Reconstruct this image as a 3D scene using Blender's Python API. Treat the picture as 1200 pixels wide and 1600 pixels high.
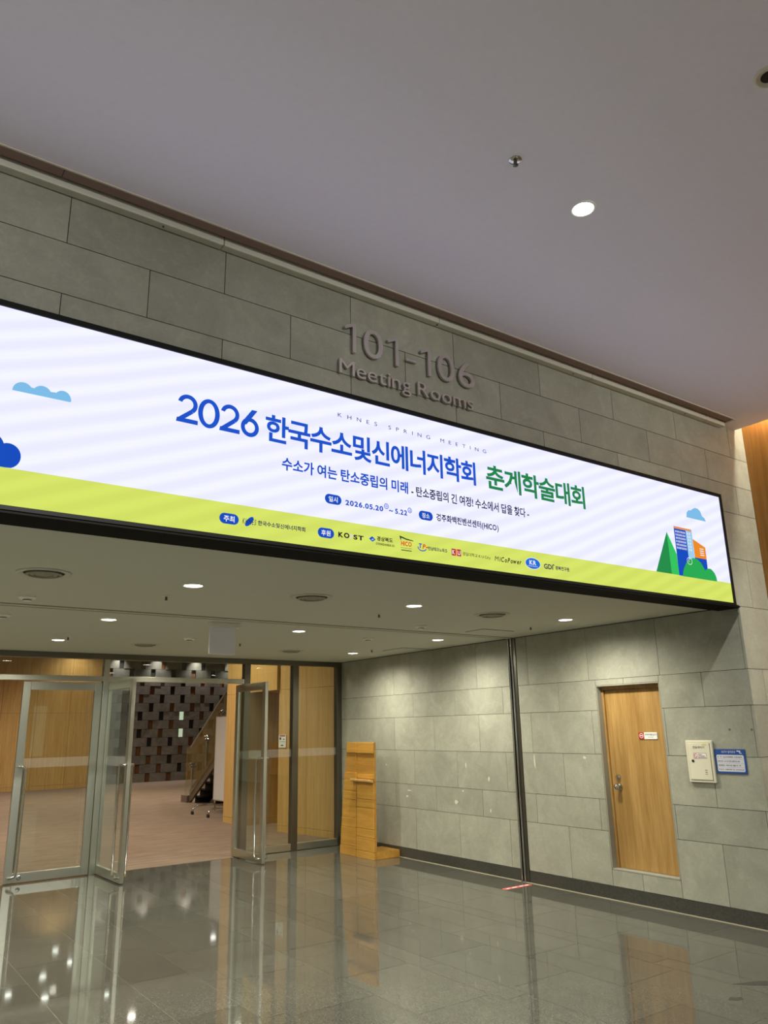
import bpy, bmesh, math, random
from mathutils import Vector, Matrix
random.seed(7)
S = bpy.context.scene
for o in list(bpy.data.objects):
    bpy.data.objects.remove(o)
C = S.collection

# ------------------------------------------------------------------ camera
cam_d = bpy.data.cameras.new('camera')
cam_d.sensor_fit = 'VERTICAL'
cam_d.sensor_height = 32.0
cam_d.lens = 1201.24 * 32.0 / 1600.0
cam_d.clip_end = 200
cam = bpy.data.objects.new('camera', cam_d)
C.objects.link(cam)
r_ = Vector((0.81455724, -0.57977762, -0.01882576))
u_ = Vector((-0.14150017, -0.23006417, 0.96283341))
b_ = Vector((-0.5625604, -0.78161908, -0.26943907))
cam.matrix_world = Matrix(((r_.x, u_.x, b_.x, -6.5224), (r_.y, u_.y, b_.y, -3.6976), (r_.z, u_.z, b_.z, 1.65), (0, 0, 0, 1)))
S.camera = cam

# ------------------------------------------------------------------ view, world, lights
S.view_settings.view_transform = 'Standard'
S.view_settings.look = 'None'
S.view_settings.gamma = 1.0
S.view_settings.use_curve_mapping = False
S.view_settings.exposure = 0.0
SCREEN = 1.35          # brightness of the LED screen
RECESS_W = 140.0       # each recess downlight
HALL_W = 260.0
LOBBY_W = 470.0
WHITE = (1.0, 0.965, 0.80)
HALL_C = (0.98, 1.0, 0.92)
w = bpy.data.worlds.new('world')
S.world = w
w.use_nodes = True
w.node_tree.nodes['Background'].inputs[0].default_value = (0.8, 0.85, 0.75, 1)
w.node_tree.nodes['Background'].inputs[1].default_value = 0.0


def spot(x, y, z, watts, size=150, blend=0.7, col=WHITE, soft=0.05, aim=None, name='spot'):
    d = bpy.data.lights.new(name, 'SPOT')
    d.energy = watts
    d.spot_size = math.radians(size)
    d.spot_blend = blend
    d.color = col
    d.shadow_soft_size = soft
    o = bpy.data.objects.new(name, d)
    C.objects.link(o)
    o.location = (x, y, z)
    if aim:
        o.rotation_euler = (Vector(aim) - Vector((x, y, z))).to_track_quat('-Z', 'Y').to_euler()
    return o


def area(x, y, z, sx, sy, watts, col=WHITE, rot=(0, 0, 0), name='area'):
    d = bpy.data.lights.new(name, 'AREA')
    d.shape = 'RECTANGLE'
    d.size, d.size_y = sx, sy
    d.energy = watts
    d.color = col
    o = bpy.data.objects.new(name, d)
    C.objects.link(o)
    o.location = (x, y, z)
    o.rotation_euler = rot
    return o


# lobby behind the glass: ceiling panels
LOBBY_DL = ((0.04, 22.1), (0.07, 20.6), (-0.83, 19.7), (-1.84, 18.7), (-1.18, 17.9), (0.04, 17.2), (0.04, 15.3), (4.2, 20.5), (2.44, 15.4), (4.0, 15.5), (2.15, 13.6), (-4.4, 19.6), (-4.2, 16.0))
for (x, y) in LOBBY_DL:
    spot(x, y, 4.36, LOBBY_W * (0.15 if y > 20.4 else 0.36), 150, 0.8, (1.0, 0.9, 0.72), 0.08, name='lobby_ceiling_light')
for (x, y) in ((-5, 9.5), (-1.8, 9.5), (-5, 13)):
    spot(x, y, 4.36, LOBBY_W, 150, 0.8, (1.0, 0.9, 0.72), 0.08, name='lobby_ceiling_light')
# wall washers grazing the block wall
for x in (1.67, 3.03, 4.48, 5.9):
    spot(x, 23.3, 4.38, 130, 84, 0.9, (1.0, 0.98, 0.95), 0.03, aim=(x, 23.34, 2.4), name='wall_washer')
# lamp line in the gap between the high ceiling and the wood wall
area(0.44, -5.0, 4.70, 0.06, 9.6, 170, (1.0, 0.92, 0.72), name='cove_light')
# daylight fill added at the unseen hall end to lift wall and ceiling
area(-6.5, -12.8, 2.4, 11.0, 3.2, 60, (0.88, 0.92, 1.0), rot=(math.radians(90), 0, 0), name='pale_glow')
# high hall ceiling downlights that are outside the frame
for (x, y, f) in ((-5.9, -1.42, 3.0), (-8.3, -1.42, 2.6), (-8.3, -4.2, .3), (-1.1, -1.3, 0.95)):
    spot(x, y, 4.33, HALL_W * f, 125, 0.8, HALL_C, name='hall_spot')
# unseen fill spots added to brighten the sign wall evenly
for x, f in ((-8.2, 1.0), (-5.2, 1.0), (-2.2, 1.0), (0.2, 1.25)):
    spot(x, -7.5, 4.25, 350 * f, 50, 1.0, HALL_C, name='facade_fill', aim=(x, 0, 3.5))
for y in (1.4, 3.37, 5.2):
    spot(-6.45, y, 2.59, RECESS_W, 168, 1.0, name='recess_spot')


# ------------------------------------------------------------------ materials
def lin(c):
    return tuple((v / 255 / 12.92 if v / 255 <= 0.04045 else ((v / 255 + 0.055) / 1.055) ** 2.4) for v in c)


class NT:
    def __init__(s, name):
        s.m = bpy.data.materials.new(name)
        s.m.use_nodes = True
        s.t = s.m.node_tree
        s.b = s.t.nodes.get('Principled BSDF')
        s.out = s.t.nodes.get('Material Output')

    def n(s, typ, **kw):
        nd = s.t.nodes.new(typ)
        for k, v in kw.items():
            if k.startswith('i_'):
                key = k[2:].replace('_', ' ')
                nd.inputs[key].default_value = v
            else:
                setattr(nd, k, v)
        return nd

    def l(s, a, b):
        s.t.links.new(a, b)

    def coords(s, scale=(1, 1, 1), rot=(0, 0, 0)):
        tc = s.n('ShaderNodeTexCoord')
        mp = s.n('ShaderNodeMapping')
        mp.inputs['Scale'].default_value = scale
        mp.inputs['Rotation'].default_value = rot
        s.l(tc.outputs['Object'], mp.inputs['Vector'])
        return mp.outputs['Vector']

    def ramp(s, fac, stops):
        r = s.n('ShaderNodeValToRGB')
        e = r.color_ramp.elements
        while len(e) < len(stops):
            e.new(0.5)
        for i, (p, c) in enumerate(stops):
            e[i].position = p
            e[i].color = (*c, 1)
        s.l(fac, r.inputs['Fac'])
        return r.outputs['Color']

    def mul(s, a, b, fac=1.0, mode='MULTIPLY'):
        m = s.n('ShaderNodeMix', data_type='RGBA', blend_type=mode)
        m.inputs['Factor'].default_value = fac
        s.l(a, m.inputs[6])
        if isinstance(b, tuple):
            m.inputs[7].default_value = (*b, 1)
        else:
            s.l(b, m.inputs[7])
        return m.outputs[2]


def plain(name, srgb, rough=0.5, metal=0.0, spec=0.5):
    k = NT(name)
    k.b.inputs['Roughness'].default_value = rough
    k.b.inputs['Metallic'].default_value = metal
    k.b.inputs['Specular IOR Level'].default_value = spec
    v = k.coords((9, 9, 9))
    nz = k.n('ShaderNodeTexNoise', i_Scale=3.0, i_Detail=3.0)
    k.l(v, nz.inputs['Vector'])
    c = lin(srgb)
    k.l(k.ramp(nz.outputs['Fac'], [(0.3, tuple(x * 0.988 for x in c)), (0.7, tuple(min(1, x * 1.012) for x in c))]), k.b.inputs['Base Color'])
    return k.m


def mat_stone(name, dark=(152, 151, 137), light=(172, 171, 157), rough=0.55):
    k = NT(name)
    at = k.n('ShaderNodeAttribute', attribute_name='tint')
    v = k.coords((1, 1, 1))
    # each slab shows its own piece of the veining
    add = k.n('ShaderNodeVectorMath', operation='ADD')
    sc = k.n('ShaderNodeVectorMath', operation='SCALE')
    k.l(at.outputs['Vector'], sc.inputs[0])
    sc.inputs['Scale'].default_value = 37.0
    k.l(v, add.inputs[0])
    k.l(sc.outputs[0], add.inputs[1])
    n1 = k.n('ShaderNodeTexNoise', i_Scale=3.2, i_Detail=9.0, i_Roughness=0.62, i_Distortion=0.9)
    k.l(add.outputs[0], n1.inputs['Vector'])
    n2 = k.n('ShaderNodeTexNoise', i_Scale=60.0, i_Detail=3.0)
    k.l(v, n2.inputs['Vector'])
    n3 = k.n('ShaderNodeTexNoise', i_Scale=9.0, i_Detail=6.0, i_Distortion=2.2)
    k.l(add.outputs[0], n3.inputs['Vector'])
    base = k.ramp(n1.outputs['Fac'], [(0.30, lin(dark)), (0.72, lin(light))])
    c = k.mul(base, k.ramp(n2.outputs['Fac'], [(0.3, (0.92,) * 3), (0.7, (1.0,) * 3)]))
    c = k.mul(c, k.ramp(n3.outputs['Fac'], [(0.5, (1, 1, 1)), (0.76, (1.12, 1.12, 1.11))]))
    tn = k.ramp(at.outputs['Fac'], [(0, (0.9, 0.9, 0.9)), (1, (1.04, 1.04, 1.03))])
    c = k.mul(c, tn)
    k.l(c, k.b.inputs['Base Color'])
    k.b.inputs['Roughness'].default_value = rough
    k.b.inputs['Specular IOR Level'].default_value = 0.3
    return k.m


def mat_granite(name, base=(80, 79, 72), rough=0.045):
    k = NT(name)
    at = k.n('ShaderNodeAttribute', attribute_name='tint')
    v = k.coords((1, 1, 1))
    vo = k.n('ShaderNodeTexVoronoi', i_Scale=170.0)
    k.l(v, vo.inputs['Vector'])
    n1 = k.n('ShaderNodeTexNoise', i_Scale=1.3, i_Detail=4.0)
    k.l(v, n1.inputs['Vector'])
    b = lin(base)
    c = k.ramp(vo.outputs['Color'], [(0.1, tuple(x * 0.62 for x in b)), (0.5, b), (0.9, tuple(x * 1.5 for x in b))])
    c = k.mul(c, k.ramp(n1.outputs['Fac'], [(0.3, (0.9,) * 3), (0.7, (1.08,) * 3)]))
    c = k.mul(c, k.ramp(at.outputs['Fac'], [(0, (0.9,) * 3), (1, (1.08,) * 3)]))
    k.l(c, k.b.inputs['Base Color'])
    n2 = k.n('ShaderNodeTexNoise', i_Scale=2.0, i_Detail=5.0)
    k.l(v, n2.inputs['Vector'])
    mr = k.n('ShaderNodeMapRange')
    mr.inputs['To Min'].default_value = rough * 0.6
    mr.inputs['To Max'].default_value = rough * 1.5
    k.l(n2.outputs['Fac'], mr.inputs['Value'])
    k.l(mr.outputs['Result'], k.b.inputs['Roughness'])
    k.b.inputs['IOR'].default_value = 1.55
    return k.m


def mat_wood(name, dark, light, rough=0.45, axis='Z', scale=26.0):
    k = NT(name)
    sc = {'Z': (scale, scale, 0.9), 'X': (0.9, scale, scale), 'Y': (scale, 0.9, scale)}[axis]
    v = k.coords(sc)
    n1 = k.n('ShaderNodeTexNoise', i_Scale=1.0, i_Detail=6.0, i_Roughness=0.65, i_Distortion=0.25)
    k.l(v, n1.inputs['Vector'])
    v2 = k.coords(tuple(a * 5 for a in sc))
    n2 = k.n('ShaderNodeTexNoise', i_Scale=1.0, i_Detail=2.0)
    k.l(v2, n2.inputs['Vector'])
    c = k.ramp(n1.outputs['Fac'], [(0.32, lin(dark)), (0.68, lin(light))])
    c = k.mul(c, k.ramp(n2.outputs['Fac'], [(0.35, (0.88,) * 3), (0.6, (1.0,) * 3)]))
    k.l(c, k.b.inputs['Base Color'])
    k.b.inputs['Roughness'].default_value = rough
    k.b.inputs['Specular IOR Level'].default_value = 0.35
    return k.m


def mat_metal(name, srgb=(190, 188, 178), rough=0.25):
    k = NT(name)
    v = k.coords((60, 60, 1.5))
    nz = k.n('ShaderNodeTexNoise', i_Scale=2.0, i_Detail=3.0)
    k.l(v, nz.inputs['Vector'])
    c = lin(srgb)
    k.l(k.ramp(nz.outputs['Fac'], [(0.3, tuple(x * 0.97 for x in c)), (0.7, c)]), k.b.inputs['Base Color'])
    k.b.inputs['Metallic'].default_value = 1.0
    mr = k.n('ShaderNodeMapRange')
    mr.inputs['To Min'].default_value = rough * 0.95
    mr.inputs['To Max'].default_value = rough * 1.05
    k.l(nz.outputs['Fac'], mr.inputs['Value'])
    k.l(mr.outputs['Result'], k.b.inputs['Roughness'])
    return k.m


def mat_emit(name, srgb, strength=1.0, stripes=0.0):
    k = NT(name)
    k.t.nodes.remove(k.b)
    e = k.n('ShaderNodeEmission')
    c = lin(srgb)
    if stripes:
        # moire bands painted into the emission as lighter and darker diagonals
        v = k.coords((1, 1, 1), (0, math.radians(21), 0))
        n1 = k.n('ShaderNodeTexNoise', i_Scale=0.55, i_Detail=1.0)
        k.l(v, n1.inputs['Vector'])
        wv = k.n('ShaderNodeTexWave', i_Scale=3.1, i_Distortion=1.6, i_Detail=1.0)
        wv.wave_type = 'BANDS'
        wv.bands_direction = 'Z'
        wv.inputs['Detail Scale'].default_value = 0.35
        k.l(v, wv.inputs['Vector'])
        col = k.ramp(wv.outputs['Fac'], [(0.1, tuple(x * (1 - stripes) for x in c)), (0.95, tuple(x * (1 + stripes) for x in c))])
        k.l(col, e.inputs['Color'])
    else:
        v = k.coords((400, 400, 400))
        nz = k.n('ShaderNodeTexNoise', i_Scale=1.0)
        k.l(v, nz.inputs['Vector'])
        k.l(k.ramp(nz.outputs['Fac'], [(0.2, tuple(x * 0.97 for x in c)), (0.8, c)]), e.inputs['Color'])
    e.inputs['Strength'].default_value = strength
    k.l(e.outputs[0], k.out.inputs['Surface'])
    return k.m


def mat_glass(name, tint=(0.9, 0.94, 0.91), rough=0.0, ior=1.5):
    k = NT(name)
    k.t.nodes.remove(k.b)
    tr = k.n('ShaderNodeBsdfTransparent')
    tr.inputs[0].default_value = (*tint, 1)
    gl = k.n('ShaderNodeBsdfGlossy')
    gl.inputs['Roughness'].default_value = rough
    gl.inputs['Color'].default_value = (0.95, 1, 0.97, 1)
    fr = k.n('ShaderNodeFresnel')
    fr.inputs['IOR'].default_value = ior
    ge = k.n('ShaderNodeNewGeometry')
    sub = k.n('ShaderNodeMath', operation='SUBTRACT')
    sub.inputs[0].default_value = 1.0
    k.l(ge.outputs['Backfacing'], sub.inputs[1])
    mu = k.n('ShaderNodeMath', operation='MULTIPLY')
    k.l(fr.outputs[0], mu.inputs[0])
    k.l(sub.outputs[0], mu.inputs[1])
    mu2 = k.n('ShaderNodeMath', operation='MULTIPLY')
    mu2.inputs[1].default_value = 1.7
    mu2.use_clamp = True
    k.l(mu.outputs[0], mu2.inputs[0])
    mx = k.n('ShaderNodeMixShader')
    k.l(mu2.outputs[0], mx.inputs[0])
    k.l(tr.outputs[0], mx.inputs[1])
    k.l(gl.outputs[0], mx.inputs[2])
    k.l(mx.outputs[0], k.out.inputs['Surface'])
    return k.m


def mat_frost(name):
    k = NT(name)
    k.t.nodes.remove(k.b)
    tr = k.n('ShaderNodeBsdfTransparent')
    df = k.n('ShaderNodeBsdfDiffuse')
    df.inputs[0].default_value = (0.75, 0.74, 0.72, 1)
    v = k.coords((16, 16, 22))
    nz = k.n('ShaderNodeTexNoise', i_Scale=1.0, i_Detail=2.0, i_Distortion=2.5)
    k.l(v, nz.inputs['Vector'])
    f = k.ramp(nz.outputs['Fac'], [(0.47, (0.16,) * 3), (0.5, (0.09,) * 3), (0.53, (0.16,) * 3)])
    mx = k.n('ShaderNodeMixShader')
    k.l(f, mx.inputs[0])
    k.l(tr.outputs[0], mx.inputs[1])
    k.l(df.outputs[0], mx.inputs[2])
    k.l(mx.outputs[0], k.out.inputs['Surface'])
    return k.m


def mat_carpet(name):
    k = NT(name)
    v = k.coords((0.8, 5, 1))
    n1 = k.n('ShaderNodeTexNoise', i_Scale=2.2, i_Detail=6.0, i_Roughness=0.7)
    k.l(v, n1.inputs['Vector'])
    v2 = k.coords((90, 90, 1))
    n2 = k.n('ShaderNodeTexNoise', i_Scale=1.0, i_Detail=2.0)
    k.l(v2, n2.inputs['Vector'])
    c = k.ramp(n1.outputs['Fac'], [(0.3, lin((112, 95, 82))), (0.7, lin((146, 126, 110)))])
    c = k.mul(c, k.ramp(n2.outputs['Fac'], [(0.3, (0.85,) * 3), (0.7, (1.05,) * 3)]))
    k.l(c, k.b.inputs['Base Color'])
    k.b.inputs['Roughness'].default_value = 0.95
    k.b.inputs['Specular IOR Level'].default_value = 0.1
    return k.m


M = dict(
    stone=mat_stone('stone_slab'),
    granite=mat_granite('polished_granite'),
    plinth=mat_granite('dark_plinth', (62, 60, 55), 0.35),
    grout=plain('pale_grout', (158, 150, 128), 0.7),
    edging=plain('pale_edging', (170, 162, 138), 0.7),
    joint=plain('dark_joint', (38, 36, 32), 0.9),
    paint=plain('ceiling_paint', (249, 242, 249), 0.75, spec=0.2),  # white paint with some of the screen's lavender glow put into its colour
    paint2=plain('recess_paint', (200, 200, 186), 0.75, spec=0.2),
    cream=plain('cream_paint', (222, 212, 192), 0.6),
    slot=plain('brown_slot_board', (150, 122, 112), 0.7),
    white=plain('white_enamel', (232, 230, 220), 0.4),
    railm=plain('pale_metal', (214, 212, 198), 0.45),
    wood=mat_wood('oak_veneer', (176, 136, 78), (206, 168, 108), 0.5),
    woodpale=mat_wood('pale_oak_veneer', (186, 146, 84), (208, 170, 108), 0.5),
    wooddoor=mat_wood('door_oak', (152, 114, 60), (186, 148, 90), 0.4, scale=14),
    woodhall=mat_wood('hall_oak', (158, 108, 46), (186, 134, 66), 0.4, scale=22),
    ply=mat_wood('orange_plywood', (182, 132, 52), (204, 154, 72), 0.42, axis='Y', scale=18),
    plyshade=mat_wood('orange_plywood_shaded', (164, 116, 46), (184, 136, 60), 0.5, axis='Y', scale=18),  # same plywood darkened, so recess shade is put into its colour
    steel=mat_metal('brushed_steel', (204, 204, 190), 0.3),
    chrome=mat_metal('chrome', (205, 203, 198), 0.12),
    darksteel=mat_metal('grey_steel', (120, 116, 104), 0.35),
    lettersteel=mat_metal('brushed_letter_steel', (196, 188, 186), 0.42),
    black=plain('black_plastic', (16, 16, 16), 0.45),
    bezel=plain('black_bezel', (20, 20, 19), 0.6, spec=0.2),
    rubber=plain('dark_rubber', (30, 30, 30), 0.7),
    glass=mat_glass('clear_glass'),
    frost=mat_frost('frosted_film'),
    carpet=mat_carpet('brown_carpet'),
    block=mat_stone('dark_stone_block', (98, 92, 84), (128, 120, 110), 0.8),
    blockhole=plain('dark_block_hole', (30, 24, 20), 0.9),
    blockwood=mat_wood('brown_block_insert', (92, 56, 28), (120, 78, 40), 0.7),
    pale_glow=mat_emit('daylight_pane', (196, 214, 180), 0.8),
    lens=mat_emit('lamp_lens', (255, 253, 246), 16.0),
    red=plain('red_enamel', (170, 30, 36), 0.4),
    redtape=plain('red_floor_film', (205, 92, 92), 0.5),
    paper=plain('white_film', (235, 235, 232), 0.5),
    ink=plain('black_ink', (28, 28, 30), 0.6),
    blue=plain('blue_film', (22, 72, 150), 0.45),
    lilac=plain('lilac_white_film', (214, 214, 226), 0.5),
    yellowtag=plain('yellow_tag', (214, 200, 40), 0.5),
    boxcream=plain('cream_enamel', (224, 218, 196), 0.4),
    boxshade=plain('cream_gasket', (170, 160, 122), 0.6),
    wbside=plain('whiteboard_face', (205, 200, 200), 0.35),
    brownsteel=plain('brown_stringer', (104, 88, 76), 0.5),
    signpanel=plain('blank_sign_acrylic', (238, 238, 246), 0.35),
    exhaust=plain('grille_grey', (150, 144, 126), 0.6),
    stain=plain('dark_floor_stain', (56, 55, 51), 0.3),
)


# ------------------------------------------------------------------ builders
ORG = {}


def kind(o, k):
    o['kind'] = k
    return o


def thing(name, label, cat, loc=(0, 0, 0), group=None, rz=0.0, structure=False):
    o = bpy.data.objects.new(name, None)
    o.empty_display_size = 0.1
    C.objects.link(o)
    o.location = loc
    o.rotation_euler = (0, 0, rz)
    ORG[o.name] = Vector(loc)
    return tag(o, label, cat, group, structure)


def tag(o, label, cat, group=None, structure=False):
    o['label'] = label
    o['category'] = cat
    if group:
        o['group'] = group
    if structure:
        o['kind'] = 'structure'
    return o


class MB:
    def __init__(s):
        s.v, s.f, s.mi, s.t = [], [], [], []

    def add(s, verts, faces, mi=0, tint=0.5):
        b = len(s.v)
        s.v += [tuple(p) for p in verts]
        for f in faces:
            s.f.append([b + i for i in f])
            s.mi.append(mi)
            s.t.append(tint)
        return s

    def box(s, x0, x1, y0, y1, z0, z1, mi=0, tint=0.5):
        v = [(x, y, z) for z in (z0, z1) for y in (y0, y1) for x in (x0, x1)]
        return s.add(v, [(0, 2, 3, 1), (4, 5, 7, 6), (0, 1, 5, 4), (2, 6, 7, 3), (0, 4, 6, 2), (1, 3, 7, 5)], mi, tint)

    def quad(s, pts, mi=0, tint=0.5):
        return s.add(pts, [tuple(range(len(pts)))], mi, tint)

    def prism(s, pts, d, mi=0):
        """polygon pts (3D) extruded by vector d"""
        n = len(pts)
        d = Vector(d)
        v = [Vector(p) for p in pts] + [Vector(p) + d for p in pts]
        f = [tuple(range(n - 1, -1, -1)), tuple(range(n, 2 * n))]
        f += [(i, (i + 1) % n, n + (i + 1) % n, n + i) for i in range(n)]
        return s.add(v, f, mi)

    def lathe(s, c, prof, axis=(0, 0, 1), seg=32, mi=0):
        """profile [(radius, height)] about axis through c"""
        ax = Vector(axis).normalized()
        a = ax.orthogonal().normalized()
        b = ax.cross(a)
        c = Vector(c)
        v, f = [], []
        for (r, h) in prof:
            for k in range(seg):
                t = 2 * math.pi * k / seg
                v.append(c + ax * h + (a * math.cos(t) + b * math.sin(t)) * r)
        for i in range(len(prof) - 1):
            for k in range(seg):
                k2 = (k + 1) % seg
                f.append((i * seg + k, i * seg + k2, (i + 1) * seg + k2, (i + 1) * seg + k))
        s.add(v, f, mi)
        return s

    def disc(s, c, r, axis=(0, 0, 1), seg=32, mi=0):
        ax = Vector(axis).normalized()
        a = ax.orthogonal().normalized()
        b = ax.cross(a)
        c = Vector(c)
        return s.add([c + (a * math.cos(2 * math.pi * k / seg) + b * math.sin(2 * math.pi * k / seg)) * r for k in range(seg)], [tuple(range(seg))], mi)

    def cyl(s, p0, p1, r, seg=20, mi=0):
        p0, p1 = Vector(p0), Vector(p1)
        d = p1 - p0
        return s.lathe(p0, [(0.0001, 0), (r, 0), (r, d.length), (0.0001, d.length)], d, seg, mi)

    def tube(s, path, r, seg=12, mi=0):
        P = [Vector(p) for p in path]
        v, f = [], []
        up = None
        for i, p in enumerate(P):
            t = (P[min(i + 1, len(P) - 1)] - P[max(i - 1, 0)]).normalized()
            if up is None:
                up = t.orthogonal().normalized()
            up = (up - t * up.dot(t)).normalized()
            b = t.cross(up)
            for k in range(seg):
                a = 2 * math.pi * k / seg
                v.append(p + (up * math.cos(a) + b * math.sin(a)) * r)
        for i in range(len(P) - 1):
            for k in range(seg):
                k2 = (k + 1) % seg
                f.append((i * seg + k, i * seg + k2, (i + 1) * seg + k2, (i + 1) * seg + k))
        f.append(tuple(range(seg - 1, -1, -1)))
        f.append(tuple((len(P) - 1) * seg + k for k in range(seg)))
        return s.add(v, f, mi)

    def build(s, name, mats, parent=None, bevel=0.0, smooth=False, normals=True):
        if not isinstance(mats, (list, tuple)):
            mats = [mats]
        org = Vector((0, 0, 0))
        p = parent
        if p is not None:
            org = ORG.get(p.name, org)
        me = bpy.data.meshes.new(name)
        me.from_pydata([tuple(Vector(q) - org) for q in s.v], [], s.f)
        for m in mats:
            me.materials.append(M[m] if isinstance(m, str) else m)
        me.polygons.foreach_set('material_index', s.mi)
        a = me.attributes.new('tint', 'FLOAT', 'FACE')
        a.data.foreach_set('value', s.t)
        if normals:
            bm = bmesh.new()
            bm.from_mesh(me)
            bmesh.ops.recalc_face_normals(bm, faces=bm.faces)
            bm.to_mesh(me)
            bm.free()
        if smooth:
            me.polygons.foreach_set('use_smooth', [True] * len(me.polygons))
        me.update()
        o = bpy.data.objects.new(name, me)
        C.objects.link(o)
        if parent is not None:
            o.parent = parent
            ORG[o.name] = org
        if bevel:
            md = o.modifiers.new('bevel', 'BEVEL')
            md.width = bevel
            md.segments = 2
            md.limit_method = 'ANGLE'
        if smooth:
            try:
                me.set_sharp_from_angle(angle=math.radians(35))
            except Exception:
                pass
        return o


def st(name, mb, mats, label=None, cat=None, **k):
    o = mb.build(name, mats, **k)
    o['kind'] = 'structure'
    if label:
        o['label'] = label
        o['category'] = cat
    return o


def copy_tree(o, parent=None):
    c = o.copy()
    C.objects.link(c)
    if parent is not None:
        c.parent = parent
    for ch in list(o.children):
        if ch.type == 'LIGHT':
            d = ch.copy()
            C.objects.link(d)
            d.parent = c
        else:
            copy_tree(ch, c)
    return c


# text -> 2D mesh
_tc = {}


def text2d(body, bold=0.0, extrude=0.0, spacing=1.0, shear=0.0, res=4):
    key = (body, bold, extrude, spacing, shear, res)
    if key in _tc:
        return _tc[key]
    cu = bpy.data.curves.new('lettering', 'FONT')
    cu.body = body
    cu.offset = bold
    cu.extrude = extrude
    cu.space_character = spacing
    cu.shear = shear
    cu.resolution_u = res
    ob = bpy.data.objects.new('lettering', cu)
    C.objects.link(ob)
    dg = bpy.context.evaluated_depsgraph_get()
    me = bpy.data.meshes.new_from_object(ob.evaluated_get(dg))
    V = [tuple(v.co) for v in me.vertices]
    F = [tuple(p.vertices) for p in me.polygons]
    bpy.data.objects.remove(ob)
    bpy.data.meshes.remove(me)
    bpy.data.curves.remove(cu)
    _tc[key] = (V, F)
    return V, F


def layout(body, bold=0.0, extrude=0.0, spacing=1.0, shear=0.0):
    """set a line glyph by glyph: hangul on its own pitch, latin and digits proportionally"""
    V, F, pen = [], [], 0.0
    for ch in body:
        if ch == ' ':
            pen += 0.24 * min(spacing, 4.0)
            continue
        latin = ord(ch) < 0x100
        v, f = text2d(ch, bold, extrude, 1.0, shear)
        a, b = min(p[0] for p in v), max(p[0] for p in v)
        base = len(V)
        if latin:
            V += [(p[0] - a + pen + 0.04 * spacing, p[1], p[2]) for p in v]
            pen += b - a + 0.08 * spacing
        else:
            V += [(p[0] + pen, p[1], p[2]) for p in v]
            pen += 0.925 * spacing
        F += [tuple(base + k for k in q) for q in f]
    return V, F


def put_text(mb, body, rect, plane, mi=0, bold=0.0, spacing=1.0, shear=0.0, depth=0.0):
    """fit the text's outline to rect (u0,u1,v0,v1) on a plane function"""
    V, F = layout(body, bold, 0.0 if depth == 0 else 0.05, spacing, shear)
    xs = [v[0] for v in V]
    ys = [v[1] for v in V]
    x0, x1, y0, y1 = min(xs), max(xs), min(ys), max(ys)
    u0, u1, v0, v1 = rect
    out = []
    for v in V:
        a = u0 + (v[0] - x0) / (x1 - x0) * (u1 - u0)
        b = v0 + (v[1] - y0) / (y1 - y0) * (v1 - v0)
        out.append(plane(a, b, 0.0 if depth == 0 else (v[2] / 0.05 * 0.5 + 0.5) * depth))
    mb.add(out, F, mi)


def yplane(y):                      # faces -Y, u = X, v = Z
    return lambda a, b, d=0.0: (a, y - d, b)


def xplane(x):                      # faces -X, u runs towards -Y (u given as world Y)
    return lambda a, b, d=0.0: (x - d, a, b)


# ------------------------------------------------------------------ setting: floors
def cut(rects, hole):
    out = []
    hx0, hx1, hy0, hy1 = hole
    for (x0, x1, y0, y1) in rects:
        if x1 <= hx0 or x0 >= hx1 or y1 <= hy0 or y0 >= hy1:
            out.append((x0, x1, y0, y1))
            continue
        if x0 < hx0:
            out.append((x0, hx0, y0, y1))
        if x1 > hx1:
            out.append((hx1, x1, y0, y1))
        a, b = max(x0, hx0), min(x1, hx1)
        if y0 < hy0:
            out.append((a, b, y0, hy0))
        if y1 > hy1:
            out.append((a, b, hy1, y1))
    return out


D = 6.618
HC = 2.631
ZC = 4.372
L_ = 0.865
fl = MB()
xl = [0.6, -0.1, -0.68, -1.26, -1.44, -2.02, -2.60, -2.78, -3.365, -3.95, -4.12, -4.54, -5.09, -5.67, -5.85, -6.43, -7.01, -7.19, -7.77, -8.35, -8.93, -9.5, -16]
ph = [0.0, 0.43, 0.008, 0.2, 0.015, 0.45, 0.3, 0.445, 0.03, 0.1, 0.4, 0.43, 0.0, 0.2, 0.43, 0.0, 0.3, 0.43, 0, 0.43, 0, 0.43]
for i in range(len(xl) - 1):
    x1, x0 = xl[i], xl[i + 1]
    y = ph[i] - L_ * 16
    while y < D:
        a, b = max(y, -13.0), min(y + L_, D - 0.005)
        if b > a:
            fl.quad([(x0 + .0012, a + .0012, 0), (x1 - .0012, a + .0012, 0), (x1 - .0012, b - .0012, 0), (x0 + .0012, b - .0012, 0)], 0, random.random())
        y += L_
fl.box(-16, 0.6, -13, D, -0.1, -0.0012, 1)
floor = st('floor', fl, ['granite', 'grout'])
st('floor_lobby', MB().box(-12, 12, D, 24.0, -0.1, 0.004), 'carpet')

# ------------------------------------------------------------------ setting: stone walls
ROWS = [0.0, 0.125, 0.62, 0.916, 1.345, 1.774, 2.08, 2.625, 3.06, 3.497, 3.775, 4.065, 4.5, 5.2]


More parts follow.
